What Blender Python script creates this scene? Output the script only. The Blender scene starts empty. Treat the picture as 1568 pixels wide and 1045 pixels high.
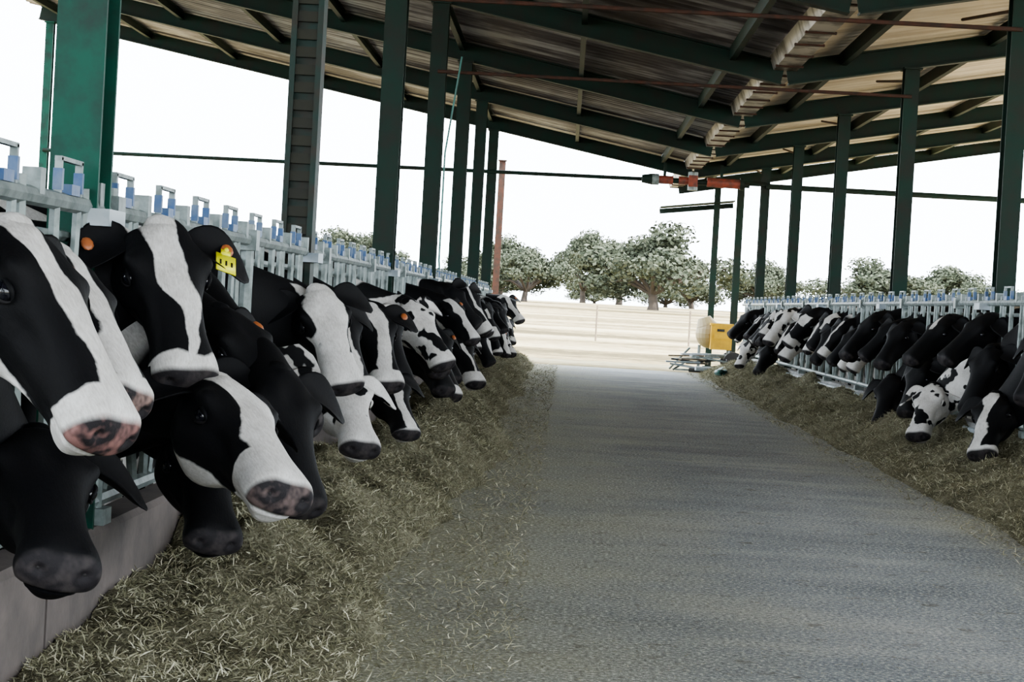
import bpy, bmesh, math, random
import numpy as np
from mathutils import Vector, Matrix, noise
random.seed(7); np.random.seed(7)
sc=bpy.context.scene
try:
    sc.view_settings.view_transform='AgX'
    sc.view_settings.look='AgX - Medium High Contrast'
except Exception as e: print(e)

# ------------------------------------------------------------ camera
H=1.10; F=3000.0
TH=math.radians(3.3)
cam=bpy.data.cameras.new('camera'); co=bpy.data.objects.new('camera',cam)
sc.collection.objects.link(co); sc.camera=co
cam.sensor_width=36; cam.lens=F/1600*36; cam.clip_end=2000; cam.clip_start=.05
wy=Vector((85,55,F)).normalized()
up=Vector((math.sin(TH),math.cos(TH),0)); up=(up-wy*up.dot(wy)).normalized()
wx=-(wy.cross(up)) 
if wx.x<0: wx=-wx
rows=[Vector((a.x,a.y,-a.z)) for a in (wx,wy,up)]
R=Matrix((rows[0],rows[1],rows[2]))
co.matrix_world=Matrix.Translation((0,0,H))@R.to_4x4()

# ------------------------------------------------------------ material helpers
class NT:
    def __init__(s,mat):
        s.t=mat.node_tree; s.n=s.t.nodes; s.l=s.t.links
    def put(s,sock,v):
        if isinstance(v,bpy.types.NodeSocket): s.l.new(v,sock)
        else: sock.default_value=v
    def m(s,op,a,b=None,c=None,clamp=False):
        n=s.n.new('ShaderNodeMath'); n.operation=op; n.use_clamp=clamp
        s.put(n.inputs[0],a)
        if b is not None: s.put(n.inputs[1],b)
        if c is not None: s.put(n.inputs[2],c)
        return n.outputs[0]
    def step(s,v,e,soft=.004):
        n=s.n.new('ShaderNodeMapRange'); s.put(n.inputs[0],v)
        n.inputs[1].default_value=e-soft; n.inputs[2].default_value=e+soft
        return n.outputs[0]
    def noise(s,vec,scale,detail=3,rough=.5,w=None):
        n=s.n.new('ShaderNodeTexNoise'); n.inputs['Scale'].default_value=scale
        n.inputs['Detail'].default_value=detail; n.inputs['Roughness'].default_value=rough
        if vec is not None: s.l.new(vec,n.inputs['Vector'])
        return n
    def coord(s,kind='Object',scale=None,loc=None):
        n=s.n.new('ShaderNodeTexCoord'); o=n.outputs[kind]
        if scale or loc:
            mp=s.n.new('ShaderNodeMapping'); s.l.new(o,mp.inputs[0])
            if scale: mp.inputs['Scale'].default_value=scale
            if loc: mp.inputs['Location'].default_value=loc
            o=mp.outputs[0]
        return o
    def mix(s,f,a,b):
        n=s.n.new('ShaderNodeMix'); n.data_type='RGBA'
        s.put(n.inputs[0],f); s.put(n.inputs[6],a); s.put(n.inputs[7],b)
        return n.outputs[2]
    def ramp(s,f,stops):
        n=s.n.new('ShaderNodeValToRGB'); s.put(n.inputs[0],f)
        cr=n.color_ramp
        while len(cr.elements)<len(stops): cr.elements.new(.5)
        for e,(p,c) in zip(cr.elements,stops): e.position=p; e.color=(*c,1)
        return n.outputs[0]
    def bump(s,h,strength=.3,dist=.01):
        n=s.n.new('ShaderNodeBump'); n.inputs['Strength'].default_value=strength
        n.inputs['Distance'].default_value=dist; s.l.new(h,n.inputs['Height'])
        s.l.new(n.outputs[0],s.b.inputs['Normal'])
def newmat(name,rough=.6,metal=0,spec=.5):
    m=bpy.data.materials.new(name); m.use_nodes=True
    t=NT(m); t.b=t.n['Principled BSDF']
    t.b.inputs['Roughness'].default_value=rough; t.b.inputs['Metallic'].default_value=metal
    t.b.inputs['Specular IOR Level'].default_value=spec
    return m,t
def paint(name,c1,c2,scale=6,rough=.6,metal=0,bump=.15,thr=(.4,.65),fine=True,spec=.5):
    m,t=newmat(name,rough,metal,spec)
    co=t.coord('Object'); n=t.noise(co,scale,5,.6)
    c=t.ramp(n.outputs[0],[(thr[0],c1),(thr[1],c2)])
    t.l.new(c,t.b.inputs['Base Color'])
    n2=t.noise(co,scale*10,3); t.bump(n2.outputs[0],bump,.004)
    return m

m_green=paint('green_paint',(.005,.066,.044),(.012,.03,.024),5,.55,thr=(.44,.70),spec=.2)
m_dgreen=paint('backlit_weathered_green',(.008,.028,.020),(.020,.020,.016),4,.6,thr=(.35,.75),spec=.2)  # the green paint darkened as if backlit, plus weathered blotches
m_rust=paint('rusty_steel',(.07,.03,.02),(.035,.025,.02),9,.8,spec=.3)
m_galv=paint('galvanised_steel',(.23,.265,.26),(.12,.145,.14),14,.5,.3)
m_blue=paint('blue_latch_paint',(.03,.08,.19),(.10,.14,.20),9,.5,.1)
m_conc=paint('curb_concrete',(.15,.125,.115),(.08,.07,.065),5,.9,bump=.5,thr=(.3,.7))
m_concR=paint('whitewashed_curb',(.42,.43,.43),(.22,.22,.21),5,.9,bump=.5,thr=(.3,.7))
m_white=paint('white_paint',(.42,.47,.50),(.28,.33,.38),7,.5)
m_orange=paint('red_orange_paint',(.26,.055,.03),(.10,.035,.025),8,.6)
m_yellow=paint('yellow_paint',(.70,.42,.03),(.5,.30,.04),5,.5)
m_cream=paint('cream_plastic',(.36,.30,.17),(.30,.24,.14),4,.5)
m_dark=paint('dark_rubber',(.02,.02,.02),(.04,.04,.04),5,.6)
m_teal=paint('teal_plastic',(.015,.12,.10),(.03,.1,.09),5,.5)
m_pale=paint('pale_lumber',(.25,.2,.14),(.15,.12,.09),8,.8)

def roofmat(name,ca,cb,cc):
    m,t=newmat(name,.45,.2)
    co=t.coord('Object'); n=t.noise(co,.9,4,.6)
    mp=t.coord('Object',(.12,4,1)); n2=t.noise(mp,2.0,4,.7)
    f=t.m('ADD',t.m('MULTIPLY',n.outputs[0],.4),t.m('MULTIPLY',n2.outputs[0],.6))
    t.l.new(t.ramp(f,[(.38,ca),(.5,cb),(.60,cc)]),t.b.inputs['Base Color'])  # lightest streaks put reflected light strips into the sheet colour
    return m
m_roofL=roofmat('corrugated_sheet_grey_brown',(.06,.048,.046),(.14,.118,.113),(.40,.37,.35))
m_roofR=roofmat('corrugated_sheet_bounce_lit',(.48,.40,.30),(.62,.54,.42),(.74,.66,.54))  # sheet colour paled and warmed to carry light bounced off sunny ground

# floor
m_floor,t=newmat('alley_gravel_concrete',.9,spec=.2)
co_=t.coord('Object'); a=t.noise(co_,.8,5,.6); b=t.noise(t.coord('Object',(.35,2.2,1)),1.1,5,.65); c=t.noise(co_,60,4,.75)
sp=t.n.new('ShaderNodeSeparateXYZ'); t.l.new(co_,sp.inputs[0])
f=t.m('ADD',t.m('MULTIPLY',a.outputs[0],.6),t.m('MULTIPLY',b.outputs[0],.4))
base=t.ramp(f,[(.38,(.185,.205,.232)),(.5,(.265,.288,.312)),(.62,(.39,.405,.41))])
side=t.m('ADD',t.m('MULTIPLY',t.m('ABSOLUTE',t.m('SUBTRACT',sp.outputs[0],1.35)),.55),t.m('MULTIPLY',a.outputs[0],1.2))
sidef=t.step(side,1.22,.42)
base=t.mix(sidef,base,(.30,.295,.215,1))
fl=t.step(c.outputs[0],.57,.04)
base=t.mix(t.m('MULTIPLY',fl,.85),base,(.66,.66,.60,1))
cd=t.step(t.m('SUBTRACT',1,c.outputs[0]),.57,.05)
base=t.mix(t.m('MULTIPLY',cd,.7),base,(.09,.09,.085,1))
dk=t.step(t.noise(co_,7,5,.7).outputs[0],.62,.03)
base=t.mix(t.m('MULTIPLY',dk,.5),base,(.12,.11,.08,1))
t.l.new(base,t.b.inputs['Base Color']); t.bump(c.outputs[0],.8,.012)

m_field,t=newmat('dry_field',.95,spec=.1)
co_=t.coord('Object'); a=t.noise(t.coord('Object',(.15,1,1)),.12,5,.6); c=t.noise(co_,2,4,.7)
f=t.m('ADD',t.m('MULTIPLY',a.outputs[0],.7),t.m('MULTIPLY',c.outputs[0],.3))
t.l.new(t.ramp(f,[(.43,(.085,.068,.032)),(.5,(.23,.185,.10)),(.58,(.38,.33,.21))]),t.b.inputs['Base Color'])
m_pen=paint('bounce_pale_pen_dirt',(.42,.37,.28),(.30,.26,.19),1.5,.95,spec=.1)  # right pen floor made pale to bounce more light up onto the roof

def haymat(name,cs,spec=.2):
    m,t=newmat(name,.85,spec=spec)
    g=t.n.new('ShaderNodeNewGeometry')
    t.l.new(t.ramp(g.outputs['Random Per Island'],cs),t.b.inputs['Base Color'])
    return m
m_straw=haymat('chopped_hay_strands',[(0,(.11,.105,.062)),(.35,(.25,.24,.155)),(.75,(.43,.41,.29)),(1,(.68,.66,.52))])
m_mound,t=newmat('chopped_hay_bed',.95,spec=.1)
co_=t.coord('Object'); a=t.noise(co_,2.2,4,.6); c=t.noise(co_,70,4,.75)
f=t.m('ADD',t.m('MULTIPLY',a.outputs[0],.35),t.m('MULTIPLY',c.outputs[0],.65))
t.l.new(t.ramp(f,[(.38,(.07,.065,.04)),(.5,(.21,.197,.135)),(.64,(.44,.42,.31))]),t.b.inputs['Base Color'])
t.bump(c.outputs[0],1.0,.03)

m_leaf=haymat('hazed_oak_foliage',[(0,(.040,.048,.034)),(.5,(.070,.080,.058)),(1,(.115,.125,.095))],.0)  # leaf greens paled and greyed, distance haze is in the colour
m_bark=paint('oak_bark',(.07,.055,.045),(.04,.035,.03),3,.9)

m_eye,t=newmat('cow_eye',.06); t.b.inputs['Base Color'].default_value=(.006,.006,.01,1)
m_lid,t=newmat('cow_eyelid',.6,spec=.2); t.b.inputs['Base Color'].default_value=(.010,.009,.010,1)
m_nostril,t=newmat('cow_nostril',.6); t.b.inputs['Base Color'].default_value=(.006,.004,.004,1)
m_hoof=paint('cow_hoof',(.07,.06,.05),(.04,.035,.03),9,.6)
m_udder=paint('cow_udder',(.6,.38,.32),(.5,.33,.28),6,.7)
m_tagy=paint('yellow_ear_tag',(.75,.74,.02),(.65,.62,.02),9,.4)
m_tago=paint('orange_ear_tag',(.40,.13,.04),(.3,.10,.04),9,.4)

# ------------------------------------------------------------ mesh builder
class MB:
    def __init__(s): s.v=[]; s.f=[]; s.mi=[]
    def add(s,vs,fs,mi=0):
        o=len(s.v); s.v+= [tuple(x) for x in vs]; s.f+=[tuple(i+o for i in f) for f in fs]; s.mi+=[mi]*len(fs)
    def box(s,c,d,mi=0,rot=None):
        vs=[]
        for x in(-.5,.5):
            for y in(-.5,.5):
                for z in(-.5,.5):
                    p=Vector((x*d[0],y*d[1],z*d[2]))
                    if rot: p=rot@p
                    vs.append(p+Vector(c))
        s.add(vs,[(0,1,3,2),(4,6,7,5),(0,4,5,1),(2,3,7,6),(0,2,6,4),(1,5,7,3)],mi)
    def tube(s,pts,r,n=8,mi=0,cap=True):
        pts=[Vector(p) for p in pts]
        rs=r if isinstance(r,(list,tuple)) else [r]*len(pts)
        vs=[];prev=None
        for i,p in enumerate(pts):
            a=pts[max(i-1,0)]; b=pts[min(i+1,len(pts)-1)]
            d=(b-a).normalized()
            if prev is None:
                u=d.orthogonal().normalized()
            else:
                u=(prev-d*prev.dot(d)).normalized()
            prev=u; w=d.cross(u)
            for k in range(n):
                an=2*math.pi*k/n
                vs.append(p+(u*math.cos(an)+w*math.sin(an))*rs[i])
        fs=[]
        for i in range(len(pts)-1):
            for k in range(n):
                fs.append((i*n+k,i*n+(k+1)%n,(i+1)*n+(k+1)%n,(i+1)*n+k))
        if cap:
            fs.append(tuple(range(n-1,-1,-1))); fs.append(tuple((len(pts)-1)*n+k for k in range(n)))
        s.add(vs,fs,mi)
    def sphere(s,c,r,mi=0,n=12,mat=None):
        r=r if isinstance(r,(tuple,list)) else (r,r,r)
        vs=[];fs=[];m=n//2
        for i in range(m+1):
            ph=math.pi*i/m
            for k in range(n):
                a=2*math.pi*k/n
                p=Vector((r[0]*math.sin(ph)*math.cos(a),r[1]*math.sin(ph)*math.sin(a),r[2]*math.cos(ph)))
                if mat: p=mat@p
                vs.append(p+Vector(c))
        for i in range(m):
            for k in range(n):
                fs.append((i*n+k,(i+1)*n+k,(i+1)*n+(k+1)%n,i*n+(k+1)%n))
        s.add(vs,fs,mi)
    def prism(s,prof,a,b,up=(0,0,1),mi=0):
        a=Vector(a);b=Vector(b);d=(b-a).normalized();u=Vector(up);u=(u-d*u.dot(d)).normalized();r=d.cross(u)
        n=len(prof)
        vs=[a+r*x+u*y for x,y in prof]+[b+r*x+u*y for x,y in prof]
        fs=[(k,(k+1)%n,n+(k+1)%n,n+k) for k in range(n)]
        fs+= [tuple(range(n-1,-1,-1)),tuple(range(n,2*n))]
        s.add(vs,fs,mi)
    def obj(s,name,mats,smooth=False,matrix=None,recalc=True):
        me=bpy.data.meshes.new(name); me.from_pydata(s.v,[],s.f)
        for m in mats: me.materials.append(m)
        me.polygons.foreach_set('material_index',s.mi)
        if recalc:
            bm=bmesh.new(); bm.from_mesh(me); bmesh.ops.recalc_face_normals(bm,faces=bm.faces); bm.to_mesh(me); bm.free()
        if smooth: me.polygons.foreach_set('use_smooth',[True]*len(me.polygons))
        ob=bpy.data.objects.new(name,me); sc.collection.objects.link(ob)
        if matrix is not None: ob.matrix_world=matrix
        return ob
def ibeam(w,h,tf,tw):
    return [(-w/2,-h/2),(w/2,-h/2),(w/2,-h/2+tf),(tw/2,-h/2+tf),(tw/2,h/2-tf),(w/2,h/2-tf),(w/2,h/2),(-w/2,h/2),(-w/2,h/2-tf),(-tw/2,h/2-tf),(-tw/2,-h/2+tf),(-w/2,-h/2+tf)]

# ------------------------------------------------------------ layout constants
FR=[.8,5.65,10.35,15.2,20.0,24.8,29.6,34.4]
XL,XR=-1.42,3.3          # feed fences
CL,CR=-1.47,3.42         # column rows
XV,HV=2.12,3.78          # valley
SL=.185
def roof_h(x): return HV+SL*abs(x-XV)
XLO,XRO=-9.75,10.5

# ground & floor
def fieldh(x,y):
    t=max(0,min(1,(y-50)/110)); e=t*t*(3-2*t)
    return -.03+1.35*e+ .25*noise.noise(Vector((x*.03,y*.03,0)))*e
b=MB(); ys=[-30,-10,0,10,20,30,36]+list(np.arange(40,200,4))+[220,260,320,420]; xs=list(np.linspace(-160,200,61))
for y in ys:
    for x in xs: b.v.append((x,y,fieldh(x,y)))
n=len(xs)
for j in range(len(ys)-1):
    for i in range(n-1): b.f.append((j*n+i,j*n+i+1,(j+1)*n+i+1,(j+1)*n+i)); b.mi.append(0)
b.obj('ground',[m_field],True)
b=MB(); b.box((.9,14.9,-.05),(4.7,41,.1)); b.obj('floor',[m_floor])
for nm,x0,x1,mt in(('pen_floor',XLO-.3,-1.45,m_floor),('pen_floor',3.35,XRO,m_pen)):
    b=MB(); b.box(((x0+x1)/2,16,-.055),(x1-x0,38,.1)); b.obj(nm,[mt])

# curbs
for x,y0,y1 in((-1.44,-2,35),(3.36,-2,36)):
    b=MB(); prof=[(-.07,0),(.07,0),(.07,.33),(.055,.35),(-.055,.35),(-.07,.33)]
    y=y0
    while y<y1:
        b.prism(prof,(x,y,0),(x,min(y+2.38,y1),0)); y+=2.4
    if x>0:
        b.tube([(x-.1,y0,.30),(x-.1,y1,.30)],.02,8,1); 
        for k in range(20): b.tube([(x-.1,y0+k*1.95,.30),(x-.06,y0+k*1.95,.22)],.012,6,1)
    b.obj('feed_curb',[m_conc if x<0 else m_concR,m_white])

# headlock fences
def fence(x,y0,y1,side):
    b=MB(); s=side
    b.tube([(x,y0,1.31),(x,y1,1.31)],.026,8); b.tube([(x,y0,.42),(x,y1,.42)],.026,8)
    b.tube([(x+.05*s,y0,1.22),(x+.05*s,y1,1.22)],.016,6)
    y=y0+.1
    while y<y1-.65:
        b.tube([(x,y,.40),(x,y,1.33)],.017,6)
        b.tube([(x,y+.50,.42),(x,y+.36,.72),(x,y+.30,1.36)],.019,6)
        b.tube([(x,y+.08,.44),(x,y+.20,.75),(x,y+.24,1.30)],.014,6)
        for o in(.02,.24): b.box((x,y+o,1.375),(.020,.016,.11),0)
        b.box((x,y+.13,1.428),(.020,.24,.012),0)
        b.box((x,y+.02,1.37),(.026,.020,.06),1); b.box((x,y+.24,1.37),(.026,.020,.06),1)
        b.box((x,y+.13,1.345),(.045,.09,.03),1)
        b.box((x,y+.43,1.35),(.05,.05,.07),0)
        y+=.65
    for yy in FR:
        if y0<yy<y1: b.box((x-.03*s,yy,1.28),(.10,.2,.05),2)
    y=y0+.05
    while y<y1:
        b.box((x,y,.375),(.10,.10,.05)); b.tube([(x,y,.35),(x,y,1.38)],.030,8); b.box((x,y,1.31),(.09,.09,.09)); y+=2.6
    return b.obj('headlock_feed_fence',[m_galv,m_blue,m_white],False)
fence(XL,.6,35,-1); fence(XR,.6,36,1)

# columns
def column(x,y,h,mat,w=.18,d=.18,z0=0):
    b=MB(); b.prism(ibeam(w,d,.016,.012),(x,y,z0),(x,y,h),(0,1,0))
    b.box((x,y,z0+.02),(w+.1,d+.1,.03))
    b.box((x,y,h-.01),(w+.04,d+.08,.02))
    return b.obj('steel_column',[mat])
def laced(x,y,h,mat,mat2):
    b=MB()
    for s in(-1,1): b.box((x+s*.07,y-.0,h/2),(.03,.15,h))
    b.box((x,y-.03,h/2),(.13,.012,h))
    z=.1
    while z<h-.1:
        b.box((x,y-.06,z),(.11,.012,.055),1); z+=.095
    b.box((x,y,.02),(.3,.25,.03))
    return b.obj('steel_column',[mat,mat2])
m_brown=paint('brown_green_steel',(.014,.032,.026),(.03,.024,.018),5,.6,spec=.25)
m_brown2=paint('brown_batten_steel',(.026,.026,.018),(.02,.02,.016),5,.7,spec=.25)
for i,y in enumerate(FR):
    if i==2: laced(CL,y,roof_h(CL)-.27,m_brown,m_brown2)
    elif i==1: column(CL+.015,y,roof_h(CL)-.27,m_green,.145,.17)
    else: column(CL,y,roof_h(CL)-.27,m_green if i<2 else m_dgreen,.17)
    column(CR,y,roof_h(CR)-.27,m_dgreen,.15,.17)
    column(XLO+.2,y,roof_h(XLO+.2)-.27,m_green,.14,.14)
    column(XRO-.3,y,roof_h(XRO-.3)-.27,m_dgreen,.14,.14)
column(CR,39.3,roof_h(CR)-.27,m_dgreen,.14,.14)
column(CL,39.3,4.0,m_rust,.13,.13)
column(2.95,39.3,3.7,m_dgreen,.12,.12)

# rafters / ties
prof=ibeam(.13,.24,.016,.01)
def rafter(x1,y):
    b=MB(); b.prism(prof,(XV+(.02 if x1>XV else -.02),y,HV-.15),(x1,y,roof_h(x1)-.15))
    return b.obj('steel_rafter',[m_dgreen])
for y in FR:
    rafter(XLO,y); rafter(XRO,y)
rafter(XRO,39.3)
for i,y in enumerate(FR):
    if i in (1,5,6): continue
    b=MB(); xa=XLO+.2 if i==7 else CL
    b.tube([(xa,y-.1,3.36 if i==7 else 3.45),(CR,y-.1,3.45)],.035 if i==7 else .018,8)
    if i==7: b.tube([(CR,y-.1,3.42),(XRO-.3,y-.1,3.42)],.05,8)
    b.obj('steel_tie_rod',[m_dgreen if i==7 else m_rust],False)
def purlin(x,y0,y1):
    b=MB(); b.prism([(-.03,-.07),(.03,-.07),(.03,-.058),(-.018,-.058),(-.018,.058),(.03,.058),(.03,.07),(-.03,.07)],(x,y0,roof_h(x)-.075),(x,y1,roof_h(x)-.075))
    return b.obj('roof_purlin',[m_dgreen])
x=XV-.55
while x>XLO: purlin(x,-3,34.9); x-=1.55
x=XV+.6
while x<XRO: purlin(x,-3,39.7); x+=1.5
b=MB()
for y in FR[2:]:
    b.tube([(CR,y,roof_h(CR)-.4),(CR+.02,y+2.4,roof_h(CR)-.12)],.015,6)
b.obj('roof_brace',[m_rust])
def roof(name,xa,xb,y0,y1,mat):
    per=.24; ny=int((y1-y0)/per*8); nx=7
    y=np.linspace(y0,y1,ny); z=.034*np.sin(2*np.pi*y/per)
    v=[];f=[]
    for j in range(nx):
        x=xa+(xb-xa)*j/(nx-1)
        for k in range(ny): v.append((x,y[k],roof_h(x)+z[k]+.035))
    for j in range(nx-1):
        for k in range(ny-1): f.append((j*ny+k,j*ny+k+1,(j+1)*ny+k+1,(j+1)*ny+k))
    b=MB(); b.v=v;b.f=f;b.mi=[0]*len(f)
    return b.obj(name,[mat],True,recalc=False)
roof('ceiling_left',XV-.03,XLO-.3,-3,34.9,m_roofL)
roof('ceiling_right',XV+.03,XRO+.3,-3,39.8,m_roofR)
# valley gutter
b=MB()
b.prism([(-.17,.02),(-.12,-.12),(.12,-.12),(.17,.02),(.155,.02),(.11,-.105),(-.11,-.105),(-.155,.02)],(XV,-3,HV+.0),(XV,39.9,HV+.0))
y=-2.8
while y<39.8:
    b.box((XV,y,HV-.125),(.28,.05,.02),1); y+=.8
b.obj('valley_gutter',[paint('gutter_zinc',(.42,.39,.36),(.10,.085,.075),3,.5,.2,thr=(.45,.6)),m_rust])

# curtain winder at gable end
b=MB(); y=34.0; z=3.42
b.tube([(1.25,y,z),(3.1,y,z-.02)],.05,12,1)
b.tube([(1.2,y,z),(1.38,y,z)],[.07,.10],12,1); b.tube([(1.38,y,z),(1.5,y,z)],[.10,.10],12,2)
b.tube([(1.5,y,z),(1.75,y,z)],.075,12,0); b.tube([(1.85,y,z),(2.05,y,z)],.07,12,0)
b.tube([(2.1,y,z-.16),(2.1,y,z+.16)],.09,12,2); b.box((2.1,y,z),(.16,.2,.2),0)
b.tube([(2.35,y,z),(2.95,y,z-.01)],.085,12,0); b.tube([(2.93,y,z),(3.0,y,z)],.11,12,1)
b.box((1.6,y,z+.16),(.05,.05,.3),1); b.box((2.6,y,z+.16),(.05,.05,.3),1)
b.obj('curtain_winder',[m_orange,m_dgreen,m_galv],False)
b=MB(); b.prism([(-.03,-.05),(.03,-.05),(.03,.05),(-.03,.05)],(1.8,39.6,3.15),(3.3,39.6,3.35)); b.prism([(-.3,-.01),(.3,-.01),(.3,.01),(-.3,.01)],(1.8,39.4,3.22),(3.3,39.4,3.42))
b.obj('awning_flashing',[m_dgreen])
b=MB(); b.tube([(CL+.25,19.8,3.6),(CL+.13,19.8,2.6),(CL+.13,19.8,1.5),(CL+.14,19.8,1.4)],.010,6); b.obj('hanging_rope',[m_teal])

# ------------------------------------------------------------ hay mounds
def hl(x,y):
    edge=-.56+.22*noise.noise(Vector((0,y*.45,3)))+.10*noise.noise(Vector((0,y*1.6,5)))+.16*math.exp(-((y-13.5)/2.2)**2)
    t=(edge-x)/.80
    if t<=0: return 0
    t=min(t,1)
    amp=.10+.27*max(0,min(1,(y-4.8)/3.0))
    e=t**.65
    lump=.80+.85*noise.noise(Vector((x*1.8,y*1.2,1)))+.45*noise.noise(Vector((x*4.5,y*3.5,9)))
    dip=1-.5*max(0,(t-.65)/.35)
    return max(0,amp*e*lump*dip)+.02*min(1,t*4)*(1+noise.noise(Vector((x*14,y*14,2))))
def hr(x,y):
    t=(x-2.42+.14*noise.noise(Vector((0,y*.5,13))))/.8
    if t<=0: return 0
    t=min(t,1)
    lump=.80+.65*noise.noise(Vector((x*1.6,y*.9,21)))+.3*noise.noise(Vector((x*5,y*4,29)))
    return max(0,.36*t**.85*lump)+.018*min(1,t*4)*(1+noise.noise(Vector((x*14,y*14,2))))
def mound(name,fn,x0,x1,y0,y1,nx,ny,N,near):
    b=MB()
    for j in range(ny):
        yy=y0+(y1-y0)*(j/(ny-1))**1.5
        for i in range(nx):
            xx=x0+(x1-x0)*i/(nx-1)
            h=fn(xx,yy); b.v.append((xx,yy,h+.002 if h>0 else -.012))
    for j in range(ny-1):
        for i in range(nx-1):
            b.f.append((j*nx+i,j*nx+i+1,(j+1)*nx+i+1,(j+1)*nx+i)); b.mi.append(0)
    for k in range(N):
        yy=y0+(y1-y0)*random.random()**near; xx=random.uniform(x0,x1)
        h=fn(xx,yy)
        if h<=0 and random.random()<.84: continue
        sc_=1+yy*.03
        L=random.uniform(.012,.045)*min(sc_,2.0); w=random.uniform(.0006,.0018)*sc_
        a=random.uniform(0,6.283); el=abs(random.gauss(0,.4))
        d=Vector((math.cos(a)*math.cos(el),math.sin(a)*math.cos(el),math.sin(el)))
        s=d.cross(Vector((random.uniform(-.5,.5),random.uniform(-.5,.5),1))).normalized()*w
        p=Vector((xx,yy,max(h,0)+.003)); q=p+d*L; mid=(p+q)/2+Vector((random.gauss(0,.003),random.gauss(0,.003),.002))
        b.add([p-s,p+s,mid+s,q,mid-s],[(0,1,2,3,4)],1)
    ob=b.obj(name,[m_mound,m_straw],False,recalc=False)
    me=ob.data; sm=[len(p.vertices)==4 for p in me.polygons]; me.polygons.foreach_set('use_smooth',sm)
mound('hay_feed_mound',hl,-1.365,-.10,2.5,35,68,740,170000,2.0)
mound('hay_feed_mound',hr,2.2,3.285,9,34.5,44,420,60000,1.3)
b=MB()
for k in range(34000):
    y=3.5+30*random.random()**2; x=random.choice((random.uniform(-.6,2.6),-.6+abs(random.gauss(0,.5)),random.uniform(-.6,2.6)))
    if not -.7<x<2.7: continue
    L=random.uniform(.005,.018)*(1+y*.02); w=random.uniform(.0008,.0018)*(1+y*.05); a=random.uniform(0,6.283)
    d=Vector((math.cos(a),math.sin(a),random.uniform(0,.15)))*L; s=Vector((-math.sin(a),math.cos(a),0))*w
    p=Vector((x,y,.003)); b.add([p-s,p+s,p+d+s*.3,p+d-s*.3],[(0,1,2,3)])
b.obj('straw_litter',[m_straw],recalc=False)

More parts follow.
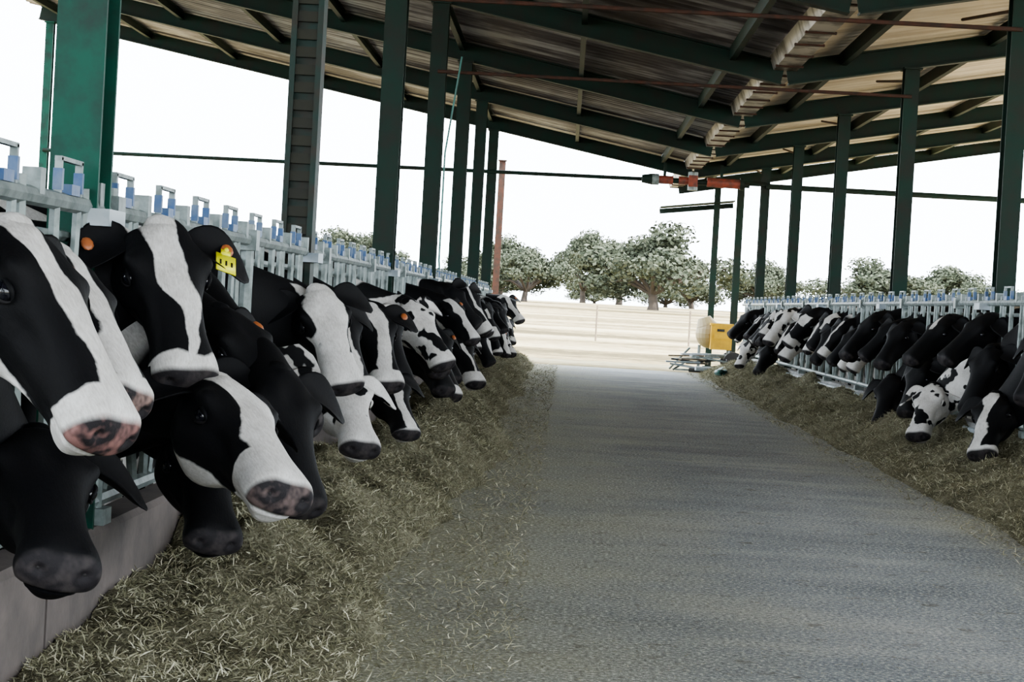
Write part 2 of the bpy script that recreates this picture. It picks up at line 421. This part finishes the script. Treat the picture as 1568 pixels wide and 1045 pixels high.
# ------------------------------------------------------------ cows
ZC=.91
_pm={}
def cowmat(key,p):
    if key in _pm: return _pm[key]
    m,t=newmat('holstein_coat_'+key,.65,spec=.14)
    seed=p.get('seed',0)
    oc=t.coord('Object',(1,1,1/ZC))
    def jit(vec,scale,amp,det,off):
        nz=t.noise(t.coord('Object',None,(seed*1.7+off,seed,off)),scale,det,.5)
        sv=t.n.new('ShaderNodeVectorMath'); sv.operation='SUBTRACT'; t.l.new(nz.outputs['Color'],sv.inputs[0]); sv.inputs[1].default_value=(.5,.5,.5)
        sv2=t.n.new('ShaderNodeVectorMath'); sv2.operation='SCALE'; t.l.new(sv.outputs[0],sv2.inputs[0]); sv2.inputs['Scale'].default_value=amp
        av=t.n.new('ShaderNodeVectorMath'); av.operation='ADD'; t.l.new(vec,av.inputs[0]); t.l.new(sv2.outputs[0],av.inputs[1])
        return av.outputs[0]
    v2=jit(jit(oc,4.5,.16,1,3),22,.022,3,0)
    sp=t.n.new('ShaderNodeSeparateXYZ'); t.l.new(v2,sp.inputs[0]); X,Y,Z=sp.outputs
    if 'ox' in p: X=t.m('SUBTRACT',X,p['ox'])
    white=None
    def comb(a):
        nonlocal white
        white=a if white is None else t.m('MAXIMUM',white,a)
    if 'blaze' in p:
        wa,wb,z0,z1=p['blaze']
        wd=t.m('MULTIPLY_ADD',Z,wb,wa)
        k=t.step(t.m('SUBTRACT',wd,t.m('ABSOLUTE',X)),0,.003)
        k=t.m('MULTIPLY',k,t.step(Y,-.075)); k=t.m('MULTIPLY',k,t.step(Z,z0)); k=t.m('MULTIPLY',k,t.m('SUBTRACT',1,t.step(Z,z1)))
        comb(k)
    if 'muz' in p: comb(t.step(Z,p['muz']))
    if 'jaw' in p:
        comb(t.m('MULTIPLY',t.m('SUBTRACT',1,t.step(Y,p['jaw'])),t.step(Z,.06)))
    if 'spots' in p:
        thr=p['spots']
        n2=t.noise(t.coord('Object',None,(seed*3.1,seed*.7,4)),9,2,.4)
        k=t.step(n2.outputs[0],thr,.012); k=t.m('MULTIPLY',k,t.step(Z,-.1)); comb(k)
    dv=t.n.new('ShaderNodeVectorMath'); dv.operation='DISTANCE'; t.l.new(oc,dv.inputs[0]); dv.inputs[1].default_value=(0,-.1,.25)
    n3=t.noise(t.coord('Object',None,(seed*2.3,seed*5.1,1)),1.7,2,.45)
    k=t.m('MULTIPLY',t.step(n3.outputs[0],p.get('body',.56),.006),t.step(dv.outputs['Value'],.5,.03)); comb(k)
    f=t.noise(t.coord('Object',(1,1,.3)),190,3,.65)
    f2=t.noise(oc,5,3,.6)
    blk=t.mix(f.outputs[0],(.002,.0025,.0035,1),(.007,.0075,.0095,1))
    blk=t.mix(t.m('MULTIPLY',f2.outputs[0],.4),blk,(.009,.007,.006,1))
    wn=t.noise(oc,7,4,.6); wf=t.m('ADD',t.m('MULTIPLY',wn.outputs[0],.6),t.m('MULTIPLY',f.outputs[0],.4))
    wht=t.ramp(wf,[(.35,(.36,.34,.32)),(.55,(.56,.545,.53)),(.75,(.70,.69,.68))])
    col=t.mix(white,blk,wht)
    sp2=t.n.new('ShaderNodeSeparateXYZ'); t.l.new(oc,sp2.inputs[0])
    zz=t.m('ADD',sp2.outputs[2],t.m('MULTIPLY',sp2.outputs[1],-.25))
    np_=t.m('MULTIPLY',t.step(zz,.522,.008),t.step(sp2.outputs[1],-.104,.006))
    nn=t.noise(oc,24,2,.5)
    nc=t.ramp(nn.outputs[0],[(.44,(.020,.018,.020)),(.62,p.get('nose',(.048,.042,.042)))])
    col=t.mix(np_,col,nc)
    t.l.new(col,t.b.inputs['Base Color'])
    t.bump(f.outputs[0],.30,.004)
    _pm[key]=m; return m

HEAD=[(.02,.098,.004,-.175,.40,.86),(.07,.116,.018,-.226,.44,.80),(.13,.123,.022,-.250,.50,.76),(.18,.119,.018,-.242,.52,.74),(.225,.101,.012,-.220,.50,.74),(.27,.087,.008,-.192,.46,.76),
      (.33,.079,.005,-.170,.42,.78),(.39,.077,.001,-.157,.34,.78),(.435,.082,-.001,-.152,.32,.78),(.468,.090,-.003,-.151,.32,.80),(.495,.094,-.008,-.151,.34,.80),(.515,.094,-.018,-.145,.36,.80),(.530,.085,-.030,-.132,.36,.84),(.541,.065,-.044,-.114,.34,.9),(.547,.036,-.060,-.098,.2,1.),(.549,.008,-.074,-.084,.1,1.)]
def sm(a,b,x):
    t=max(0,min(1,(x-a)/(b-a))); return t*t*(3-2*t)
def G(*a):
    return math.exp(-sum((v/s)**2 for v,s in a))
def shape(px,py,pz):
    sg=1 if px>0 else -1; ax=abs(px)
    g=G((ax-.100,.04),(py+.012,.022),(pz-.145,.035)); px+=sg*.020*g; py+=.012*g
    if ax>.05:
        px-=sg*.010*G((py+.052,.022),(pz-.178,.026))
    if ax>.03:
        px-=sg*.014*G((py+.075,.028),(pz-.275,.055))
        px+=sg*.016*G((py+.155,.060),(pz-.115,.060))
        px+=sg*.010*G((py+.100,.012),(pz-.245,.060))
        px-=sg*.012*G((py+.150,.020),(pz-.330,.070))
        px-=sg*.010*G((py+.03,.03),(pz-.06,.025))
    if py>-.03:
        py-=.010*G((px,.035),(pz-.14,.05)); py+=.004*G((px,.03),(pz-.33,.09)); py+=.010*G((px,.04),(pz-.03,.03))
    yl=-.112-.05*(.50-pz)
    if pz>.36:
        k=sm(.37,.43,pz)
        if ax>.003: px-=sg*.015*G((py-yl,.0075))*k*min(1,ax/.03)
        pz-=.012*G((py-yl,.0075))*sm(.50,.53,pz)
        dn=sm(0,.018,yl-py)
        px*=1-.14*k*dn
        pz-=.012*dn*sm(.48,.53,pz)
        if ax>.03: px+=sg*.005*G((py-yl-.020,.014),(pz-.46,.05))
    px+=sg*.007*G((ax-.062,.016),(py+.038,.018),(pz-.505,.022)); py+=.010*G((ax-.048,.020),(py+.030,.02),(pz-.510,.022))
    pz-=.016*G((ax-.050,.013),(py+.056,.011),(pz-.53,.022)) 
    py-=.010*G((px,.035),(py+.145,.02),(pz-.47,.03))
    return Vector((px,py,pz))
def cow(poll,muz,hint,side,by,key,pat,tags='',near=False,sx=None,ear=0.,hh=1.0,nk=1.0):
    poll=Vector(poll); muz=Vector(muz); d=(muz-poll); S=max(.94,min(1.15,d.length/(.549*ZC))); d.normalize()
    y=Vector(hint); y=(y-d*y.dot(d)).normalized(); x=y.cross(d)
    M=Matrix.Translation(poll)@Matrix(((x.x,y.x,d.x),(x.y,y.y,d.y),(x.z,y.z,d.z))).to_4x4()@Matrix.Scale(S,4)
    Mi=M.inverted()
    secs=[]
    def sec(c,f,u,w,ht,hb,tb,p):
        f=Vector(f).normalized(); u=Vector(u); u=(u-f*u.dot(f)).normalized()
        secs.append(np.array([*c,*f,*u,w,ht,hb,tb,p]))
    if sx is None: sx=(abs(XL) if side<0 else XR)+.50
    fx=-side
    def B(s,z): return (side*sx+side*s,by,z)
    U=(0,0,1); Fd=(fx,0,0)
    for s,z,w,ht,hb in((1.80,1.12,.04,.05,.06),(1.76,1.08,.14,.20,.16),(1.60,1.06,.24,.30,.30),(1.35,1.03,.28,.36,.38),(1.0,1.0,.33,.36,.45),(.6,.98,.33,.36,.43),(.25,.99,.28,.38,.40),(0,1.02,.23,.38,.36),(-.2,1.03,.18,.29,.30)):
        sec(B(s,z*hh),Fd,U,w*.92,ht,hb,.15,.95)
    A=Vector(B(-.2,1.03*hh)); E0=M@Vector((0,-.13,-.02))
    tdir=(E0-A).normalized(); al=max(0,min(1,tdir.dot(d)))
    E=M@Vector((0,-.165+.055*al,.045-.13*al))
    L=(E-A).length; t0=Vector(Fd)
    t1=((E-A).normalized()+y*.25).normalized()
    def hermite(t):
        h1=2*t**3-3*t**2+1;h2=t**3-2*t**2+t;h3=-2*t**3+3*t**2;h4=t**3-t**2
        return A*h1+t0*L*.7*h2+E*h3+t1*L*.7*h4
    for t,w,dp in((.33,.140,.225),(.62,.115,.180),(.85,.100,.145)):
        c=hermite(t); tg=(hermite(t+.03)-hermite(t-.03)).normalized()
        uu=Vector(U)*(1-t*.5)+(-d)*(t*.5)
        sec(c,tg,uu,w*nk,dp*nk,dp*1.05*nk,.2,1)
    tg=t1
    uE=(Vector(U)*.4+y*.3*al-d*.6*(1-al)+y*.2); uE=(uE-tg*uE.dot(tg)).normalized()
    sec(E,tg,uE,.092*S,.115*S,.120*S,.25,1)
    fm=(tg*.5+d*.6).normalized(); um=(uE*.5+y*.6)
    sec(M@Vector((0,-.105,.015-.04*al)),fm,um,.090*S,.100*S,.100*S,.35,.95)
    nb=len(secs)
    for z,w,yt,yb,tb,pw in HEAD:
        yc=yt-.40*(yt-yb)
        sec(M@Vector((0,yc,z*ZC)),d,y,w*S,(yt-yc)*S,(yc-yb)*S,tb,pw)
    N=64 if near else 28
    rings=[]; ns=len(secs)
    for i in range(ns-1):
        p0=secs[max(i-1,0)];p1=secs[i];p2=secs[i+1];p3=secs[min(i+2,ns-1)]
        k=(5 if near else 2) if i>=nb-1 else (4 if near else 3)
        for q in range(k):
            t=q/k
            r=.5*((2*p1)+(-p0+p2)*t+(2*p0-5*p1+4*p2-p3)*t*t+(-p0+3*p1-3*p2+p3)*t**3)
            rings.append((r,i>=nb-1))
    rings.append((secs[-1],True))
    b=MB(); V=[]
    for r,hd in rings:
        c=Vector(r[0:3]); f=Vector(r[3:6]).normalized(); u=Vector(r[6:9]); u=(u-f*u.dot(f)).normalized(); rt=u.cross(f)
        w,ht,hb,tb,pw=[float(q) for q in r[9:14]]; w=max(w,.004)
        for k in range(N):
            a=2*math.pi*k/N; sa=math.sin(a); ca=math.cos(a)
            xx=math.copysign(abs(sa)**pw,sa)*w; yy=math.copysign(abs(ca)**pw,ca)*(ht if ca>0 else hb)
            if ca<0: xx*=1-tb*(-ca)**1.3
            p=Mi@(c+rt*xx+u*yy)
            if hd:
                p=shape(p.x,p.y,p.z/ZC); p.z*=ZC
            V.append(p)
    Fs=[]
    nr=len(rings)
    for i in range(nr-1):
        for k in range(N): Fs.append((i*N+k,i*N+(k+1)%N,(i+1)*N+(k+1)%N,(i+1)*N+k))
    Fs.append(tuple(range(N))); Fs.append(tuple((nr-1)*N+k for k in range(N-1,-1,-1)))
    b.add(V,Fs,0)
    for sg in(-1,1):
        rows=10; C=14 if near else 8; vs=[]
        base=Vector((sg*.075,-.050,.022)); dirv=Vector((sg*1,-.16-ear*.3,.10+ear)).normalized()
        wd=(Vector((0,0,1))-dirv*dirv.z).normalized(); nrm=dirv.cross(wd)
        if nrm.y<0: nrm=-nrm
        for i in range(rows+1):
            t=i/rows; wi=.020+.048*math.sin(math.pi*min(1,t**.9))**.8
            if i==rows: wi=.008
            cc=base+dirv*(.225*t)+wd*(.035*t*t)+nrm*(-.03*t*t)
            for k in range(C):
                a=2*math.pi*k/C; q=math.cos(a)*wi; th=math.sin(a)*(.008 if t<.9 else .004)
                cup=(q/.055)**2*.032*(1-.5*t)
                vs.append(cc+wd*q+nrm*(th+cup))
        fs=[]
        for i in range(rows):
            for k in range(C): fs.append((i*C+k,i*C+(k+1)%C,(i+1)*C+(k+1)%C,(i+1)*C+k))
        fs.append(tuple(rows*C+k for k in range(C)))
        b.add(vs,fs,0)
        if tags=='yr' and sg>0:
            tc=base+dirv*.12+nrm*.024+wd*.055
            rot=Matrix((dirv,nrm,wd)).transposed()
            b.box(tc,(.062,.004,.062),4,rot); b.box(tc+wd*-.038,(.030,.004,.02),4,rot); b.sphere(tc-wd*.048+nrm*.003,.008,4,8)
            for q in(-.018,0,.018): b.box(tc+dirv*q+nrm*.003,(.005,.002,.016),7,rot)
        if tags in('o','yr'):
            tc=base+dirv*.13+nrm*.014-wd*.005
            b.sphere(tc,(.019,.008,.022),5,10)
        b.sphere((sg*.110,-.050,.177*ZC),(.018,.020,.021),1,16 if near else 8)
        b.sphere((sg*.051,-.057,.521*ZC),(.012,.010,.010),2,12 if near else 6)
        if near:
            for up_ in(1,-1):
                pts=[(sg*(.119-.009*abs(math.cos(a))**2),-.050+up_*.017*math.sin(a),.177*ZC+.025*math.cos(a)) for a in [math.pi*k/10 for k in range(11)]]
                b.tube(pts,[.002+.004*math.sin(math.pi*k/10) for k in range(11)],8,7 if up_<0 else 0,False)
    b.sphere((0,-.022,.010),(.05,.035,.045),0,14)
    def W(p): return Mi@Vector(p)
    inv=1/S
    for sg in(-1,1):
        fy=by+sg*.15; hy=by+sg*.17
        def bx(s): return side*sx+side*s
        b.tube([W(q) for q in((bx(.12),fy,.95),(bx(.14),fy,.72),(bx(.10),fy,.52),(bx(.09),fy,.44),(bx(.10),fy,.36),(bx(.11),fy,.16),(bx(.10),fy,.10),(bx(.06),fy,.06))],[.13*inv,.10*inv,.062*inv,.056*inv,.046*inv,.036*inv,.045*inv,.04*inv],12,0)
        b.tube([W(q) for q in((bx(.07),fy,.07),(bx(.03),fy,.0))],[.048*inv,.062*inv],12,3)
        b.tube([W(q) for q in((bx(1.45),hy-.0,1.05),(bx(1.36),hy,.80),(bx(1.46),hy,.62),(bx(1.62),hy,.50),(bx(1.60),hy,.40),(bx(1.57),hy,.16),(bx(1.55),hy,.10),(bx(1.51),hy,.06))],[.17*inv,.15*inv,.09*inv,.058*inv,.048*inv,.038*inv,.046*inv,.042*inv],12,0)
        b.tube([W(q) for q in((bx(1.52),hy,.07),(bx(1.47),hy,.0))],[.05*inv,.064*inv],12,3)
    b.sphere(W((side*(sx+1.28),by,.62)),(.17,.17,.15),6,14)
    b.tube([W(q) for q in((side*(sx+1.74),by,1.28),(side*(sx+1.84),by,1.15),(side*(sx+1.86),by,.8),(side*(sx+1.85),by,.5),(side*(sx+1.85),by,.35))],[.03,.025,.016,.03,.008],8,0)
    ob=b.obj('holstein_cow',[cowmat(key,pat),m_eye,m_nostril,m_hoof,m_tagy,m_tago,m_udder,m_lid],True,M)
    return ob

PA=dict(
 a1=dict(blaze=(.046,.02,-.10,.6),muz=.45,jaw=-.170,seed=1,body=.6,nose=(.22,.12,.11)),
 a2=dict(blaze=(.03,.02,-.02,.6),muz=.48,seed=2,body=.6,nose=(.25,.17,.15)),
 b=dict(blaze=(.072,-.125,-.10,.6),muz=.455,seed=3,body=.62),
 c=dict(blaze=(.055,.03,-.04,.6),muz=.38,jaw=-.18,seed=4,body=.5,nose=(.12,.09,.085)),
 blk=dict(seed=5,body=.66),
 blk2=dict(seed=6,body=.6,blaze=(.02,.0,.05,.2)),
 h=dict(blaze=(.080,-.03,-.06,.6),muz=.40,seed=7,body=.56),
 i=dict(blaze=(.028,.02,.0,.6),muz=.47,seed=8,body=.56),
 i2=dict(blaze=(.045,.0,-.05,.6),muz=.45,seed=18,body=.56,ox=.01),
 k=dict(spots=.46,seed=9,body=.5,muz=.45),
 j=dict(spots=.44,seed=13,body=.5,muz=.34),
 l=dict(blaze=(.03,.02,.1,.6),muz=.50,seed=11,body=.6),
)
rp=random.Random(42)
def randpat(i,black=.3):
    r=rp.random(); d=dict(seed=20+i,body=rp.uniform(.52,.66))
    if r<black: return d
    if r<black+.12: d['spots']=rp.uniform(.44,.52); d['muz']=rp.uniform(.34,.48); return d
    d['blaze']=(rp.uniform(.015,.07),rp.uniform(-.07,.05),rp.uniform(-.08,.12),rp.choice((.6,.6,.25))); d['ox']=rp.uniform(-.015,.015)
    if rp.random()<.7: d['muz']=rp.uniform(.36,.50)
    if rp.random()<.2: d['jaw']=-.17
    return d
def CW(poll,muz,hint,side,by,k,**kw): cow(poll,muz,hint,side,by,k,PA[k],**kw)
# left row, foreground
CW((-1.19,4.15,1.215),(-.875,3.96,.80),(1,-.30,.55),-1,3.95,'a1',near=True,tags='o')
CW((-1.29,4.75,.72),(-1.09,4.32,.47),(.5,-.5,1),-1,4.5,'blk',near=True)
CW((-1.25,4.72,1.17),(-.965,4.47,.84),(1,-.35,.5),-1,5.0,'a2',near=True,tags='o')
CW((-1.20,5.62,1.28),(-1.03,5.36,.85),(.62,-1,.2),-1,5.6,'b',near=True,tags='yr',ear=.12)
CW((-.98,5.5,.84),(-.685,5.12,.585),(.9,-.75,.5),-1,6.0,'c',near=True)
CW((-1.14,6.05,.66),(-.99,5.7,.36),(.4,-.6,.9),-1,6.55,'blk',near=True)
CW((-1.19,6.6,1.03),(-.80,6.4,.675),(.9,-.5,.5),-1,7.0,'blk',near=True,tags='o',nk=1.1)
CW((-.95,6.45,.84),(-.78,6.15,.42),(.7,-.8,.3),-1,7.5,'blk',near=True)
CW((-1.134,8.7,1.117),(-.93,8.5,.69),(.6,-1,.2),-1,8.5,'h',near=True)
CW((-1.06,9.2,.73),(-.877,8.8,.42),(.5,-.8,.6),-1,9.2,'j',near=True)
CW((-1.2,9.9,1.05),(-.98,9.7,.6),(.7,-.7,.3),-1,9.9,'i',near=True)
CW((-1.09,10.6,1.04),(-.91,10.3,.63),(.5,-1,.3),-1,10.6,'i2',tags='o',near=True)
CW((-1.02,11.2,.66),(-.83,10.9,.34),(.6,-.8,.5),-1,11.3,'l')
CW((-1.15,12.0,1.02),(-.95,11.8,.6),(.7,-.7,.3),-1,12.0,'blk')
CW((-1.06,12.9,1.08),(-.74,12.7,.68),(.75,-.8,.3),-1,12.8,'k')
CW((-1.1,13.6,1.0),(-.8,13.4,.6),(.8,-.6,.3),-1,13.5,'blk2',tags='o')
CW((-1.05,14.3,.85),(-.8,14.0,.45),(.8,-.7,.3),-1,14.3,'blk')
yy=15.1; q=0
rnd=random.Random(3)
while yy<34:
    lo=rnd.random()<.45
    if lo: p=(-1.02+rnd.uniform(-.08,.05),yy,rnd.uniform(.70,.87)); m=(p[0]+rnd.uniform(.12,.34),yy-rnd.uniform(.05,.35),p[2]-.40)
    else: p=(-1.12+rnd.uniform(-.10,.12),yy,rnd.uniform(.98,1.22)); m=(p[0]+rnd.uniform(.12,.36),yy-rnd.uniform(-.05,.30),p[2]-rnd.uniform(.32,.45))
    cow(p,m,(rnd.uniform(.5,1),-rnd.uniform(.3,1),.5),-1,yy+.1,'g%d'%q,randpat(q),tags='o' if rnd.random()<.4 else ''); q+=1; yy+=.76
# right row
CW((3.04,13.6,.66),(2.85,13.2,.25),(-.7,-.8,.4),1,13.3,'i',near=True,nk=1.2)
CW((3.22,12.9,1.12),(2.98,12.6,.66),(-.8,-.6,.4),1,12.6,'blk',near=True,nk=1.25)
CW((3.12,14.2,.98),(2.90,14.0,.52),(-1,-.6,.4),1,14.0,'blk',near=True,nk=1.25)
CW((3.20,14.7,1.22),(2.82,14.6,.88),(-1,-.4,.6),1,14.6,'blk',nk=1.25)
CW((3.0,15.65,.64),(2.80,15.3,.25),(-.7,-.8,.4),1,15.3,'k',near=True,nk=1.2)
CW((3.16,16.0,1.20),(2.78,15.85,.84),(-1,-.4,.6),1,15.9,'blk2',nk=1.25)
CW((3.05,16.5,.80),(2.86,16.3,.36),(-1,-.6,.4),1,16.5,'blk',nk=1.2)
CW((2.95,17.4,.64),(2.80,17.0,.25),(-.7,-.8,.4),1,17.1,'blk',nk=1.2)
yy=17.8;q=100
while yy<33:
    lo=rnd.random()<.25
    if lo: p=(3.0,yy,.70); m=(2.8,yy-.25,.30)
    else: p=(3.10+rnd.uniform(-.08,.06),yy,rnd.uniform(1.0,1.25)); m=(p[0]-rnd.uniform(.20,.38),yy-rnd.uniform(-.1,.25),p[2]-rnd.uniform(.30,.44))
    cow(p,m,(-.8,-rnd.uniform(.2,.9),.7),1,yy+.1,'g%d'%q,randpat(q,.5),nk=1.15); q+=1; yy+=.62

# ------------------------------------------------------------ mixer + scrap at the alley end
b=MB(); X0,Y0=2.98,37.0
b.sphere((X0-.22,Y0+.05,.72),(.25,.25,.28),0,20); b.tube([(X0-.27,Y0+.05,.88),(X0-.32,Y0+.05,1.03)],[.20,.12],16,0)
b.box((X0,Y0-.22,.66),(.40,.3,.46),1); b.box((X0,Y0-.38,.72),(.28,.02,.18),1); b.box((X0,Y0-.22,.91),(.44,.34,.04),1)
b.box((X0-.02,Y0-.395,.80),(.14,.01,.05),2)
b.tube([(X0-.5,Y0-.2,.3),(X0+.3,Y0-.2,.3)],.035,8,3); b.tube([(X0-.5,Y0+.2,.3),(X0+.3,Y0+.2,.3)],.035,8,3)
for sx_ in(-.4,.15): b.tube([(X0+sx_,Y0-.2,.0),(X0+sx_,Y0-.2,.5)],.03,8,3)
b.tube([(X0+.25,Y0-.44,.2),(X0+.25,Y0-.34,.2)],.2,18,2); b.tube([(X0+.25,Y0+.34,.2),(X0+.25,Y0+.24,.2)],.2,18,2)
b.obj('concrete_mixer',[m_cream,m_yellow,m_dark,m_galv],False)
b=MB()
for k in range(18):
    a=rnd.uniform(-.6,.6); c=(2.6+rnd.uniform(-.5,.35),35.6+rnd.uniform(-.4,.4),.05+.035*k/2)
    b.box(c,(rnd.uniform(.3,.8),.1,.03),rnd.choice((0,1,3,2)),Matrix.Rotation(a,3,'Z')@Matrix.Rotation(rnd.uniform(-.15,.15),3,'Y'))
b.tube([(2.0,36.2,.03),(2.35,36.0,.45)],.02,8,1); b.tube([(2.05,35.8,.03),(2.5,36.2,.32)],.02,8,1)
b.tube([(2.3,35.1,.06),(3.0,34.9,.06)],.04,8,3); b.tube([(2.4,34.9,.1),(3.1,35.1,.1)],.04,8,0)
b.obj('scrap_lumber_pile',[m_white,m_galv,m_pale,m_dark])
b=MB(); b.tube([(2.65,31.5,.16),(2.6,31.3,.15),(2.55,31.8,.14),(2.7,32.6,.17)],.05,8,0); b.obj('teal_hose',[m_teal],True)

# ------------------------------------------------------------ field fence, trees
b=MB()
for k in range(50):
    x=-50+k*3.0; z=fieldh(x,62); b.tube([(x,62,z-.1),(x,62,z+1.15)],.03,6)
for h in(.5,.8,1.1):
    b.tube([(-50+k*3.0,62,fieldh(-50+k*3.0,62)+h) for k in range(50)],.006,4)
b.obj('field_wire_fence',[m_pale])

def tree_mesh(seed,leaves=12000,flat=.30):
    r=random.Random(seed); b=MB()
    lean=r.uniform(-.4,.4)
    b.tube([(0,0,-.3),(.05+lean*.3,0,.4),(lean*.6,.05,1.0),(lean,0,1.5)],[.42,.30,.26,.22],10,0)
    cl=[]; top=Vector((lean,0,1.2))
    for k in range(10):
        a=k*.63+r.uniform(-.3,.3); R_=r.uniform(2.0,4.6)
        e=Vector((math.cos(a)*R_,math.sin(a)*R_,r.uniform(1.7,3.9)))
        b.tube([top,(e+top)*.5+Vector((0,0,.6)),e],[.17,.11,.04],6,0); cl.append((e,r.uniform(1.0,1.8)))
    for k in range(22):
        a=r.uniform(0,6.28); R_=r.uniform(0,3.9); cl.append((Vector((math.cos(a)*R_,math.sin(a)*R_,4.9-R_*flat+r.uniform(-1.2,.8))),r.uniform(.7,1.7)))
    tot=sum(c[1]**2 for c in cl)
    for c,rad in cl:
        for k in range(int(leaves*rad*rad/tot)):
            u=r.uniform(-1,1); a=r.uniform(0,6.283); s=math.sqrt(1-u*u)
            dirn=Vector((s*math.cos(a),s*math.sin(a),u)); rr=rad*(r.uniform(.45,1.0))*(1+.25*noise.noise(dirn*2+c))
            p=c+Vector((dirn.x*rr,dirn.y*rr,dirn.z*rr*.75))
            n_=(dirn+Vector((r.uniform(-.7,.7),r.uniform(-.7,.7),r.uniform(-.7,.7)))).normalized()
            t1=n_.orthogonal().normalized(); t1=(Matrix.Rotation(r.uniform(0,6.28),3,n_)@t1); t2=n_.cross(t1); L=r.uniform(.10,.20)
            b.add([p-t1*L,p-t2*L*.6,p+t1*L,p+t2*L*.6],[(0,1,2,3)],1)
    return b.obj('holm_oak',[m_bark,m_leaf],recalc=False)
protos=[tree_mesh(11),tree_mesh(12,flat=.3),tree_mesh(13,flat=.55),tree_mesh(17,flat=.4)]
T=[]
def px_tree(x,y,s,sz=1): T.append((x,y,s,sz))
px_tree(6.0,134,1.22,.80); px_tree(1.6,195,1.0,1.2); px_tree(-3.6,162,.85,.9); px_tree(-7.5,215,1.2,.95); px_tree(-17,170,.95,.9); px_tree(-23,195,1.2,.85)
px_tree(-33,180,1.1,.85); px_tree(-41,205,1.3,.85); px_tree(-14,250,1.1,.8); px_tree(6.5,240,1.4,.95); px_tree(14,215,1.1,.9); px_tree(16.5,160,.7,1.0)
px_tree(28,175,1.25,.72); px_tree(34,160,.75,.8); px_tree(39.5,200,1.4,.72); px_tree(44,172,.85,.85); px_tree(25,235,.7); px_tree(52,190,1.3,.8); px_tree(-50,200,1.2,.8)
for k in range(17): px_tree(-120+k*15+rnd.uniform(-6,6),300+rnd.uniform(-30,30),rnd.uniform(.7,1.6),.6)
for i,(x,y,s,sz) in enumerate(T):
    if i<4: ob=protos[i]
    else: ob=bpy.data.objects.new('holm_oak',protos[i%4].data); sc.collection.objects.link(ob)
    ob.location=(x,y,fieldh(x,y)-.05); ob.scale=(s,s,s*sz); ob.rotation_euler=(0,0,i*1.3)

# ------------------------------------------------------------ light
w=bpy.data.worlds.new('world'); sc.world=w; w.use_nodes=True
bg=w.node_tree.nodes['Background']; bg.inputs[0].default_value=(.86,.935,1.0,1); bg.inputs[1].default_value=8.0
L=bpy.data.lights.new('sun','SUN'); L.energy=14; L.angle=math.radians(.6); L.color=(1,.95,.86)
lo=bpy.data.objects.new('sun',L); sc.collection.objects.link(lo)
sd=Vector((.75,-.22,1.0)).normalized(); lo.rotation_euler=sd.to_track_quat('Z','Y').to_euler()
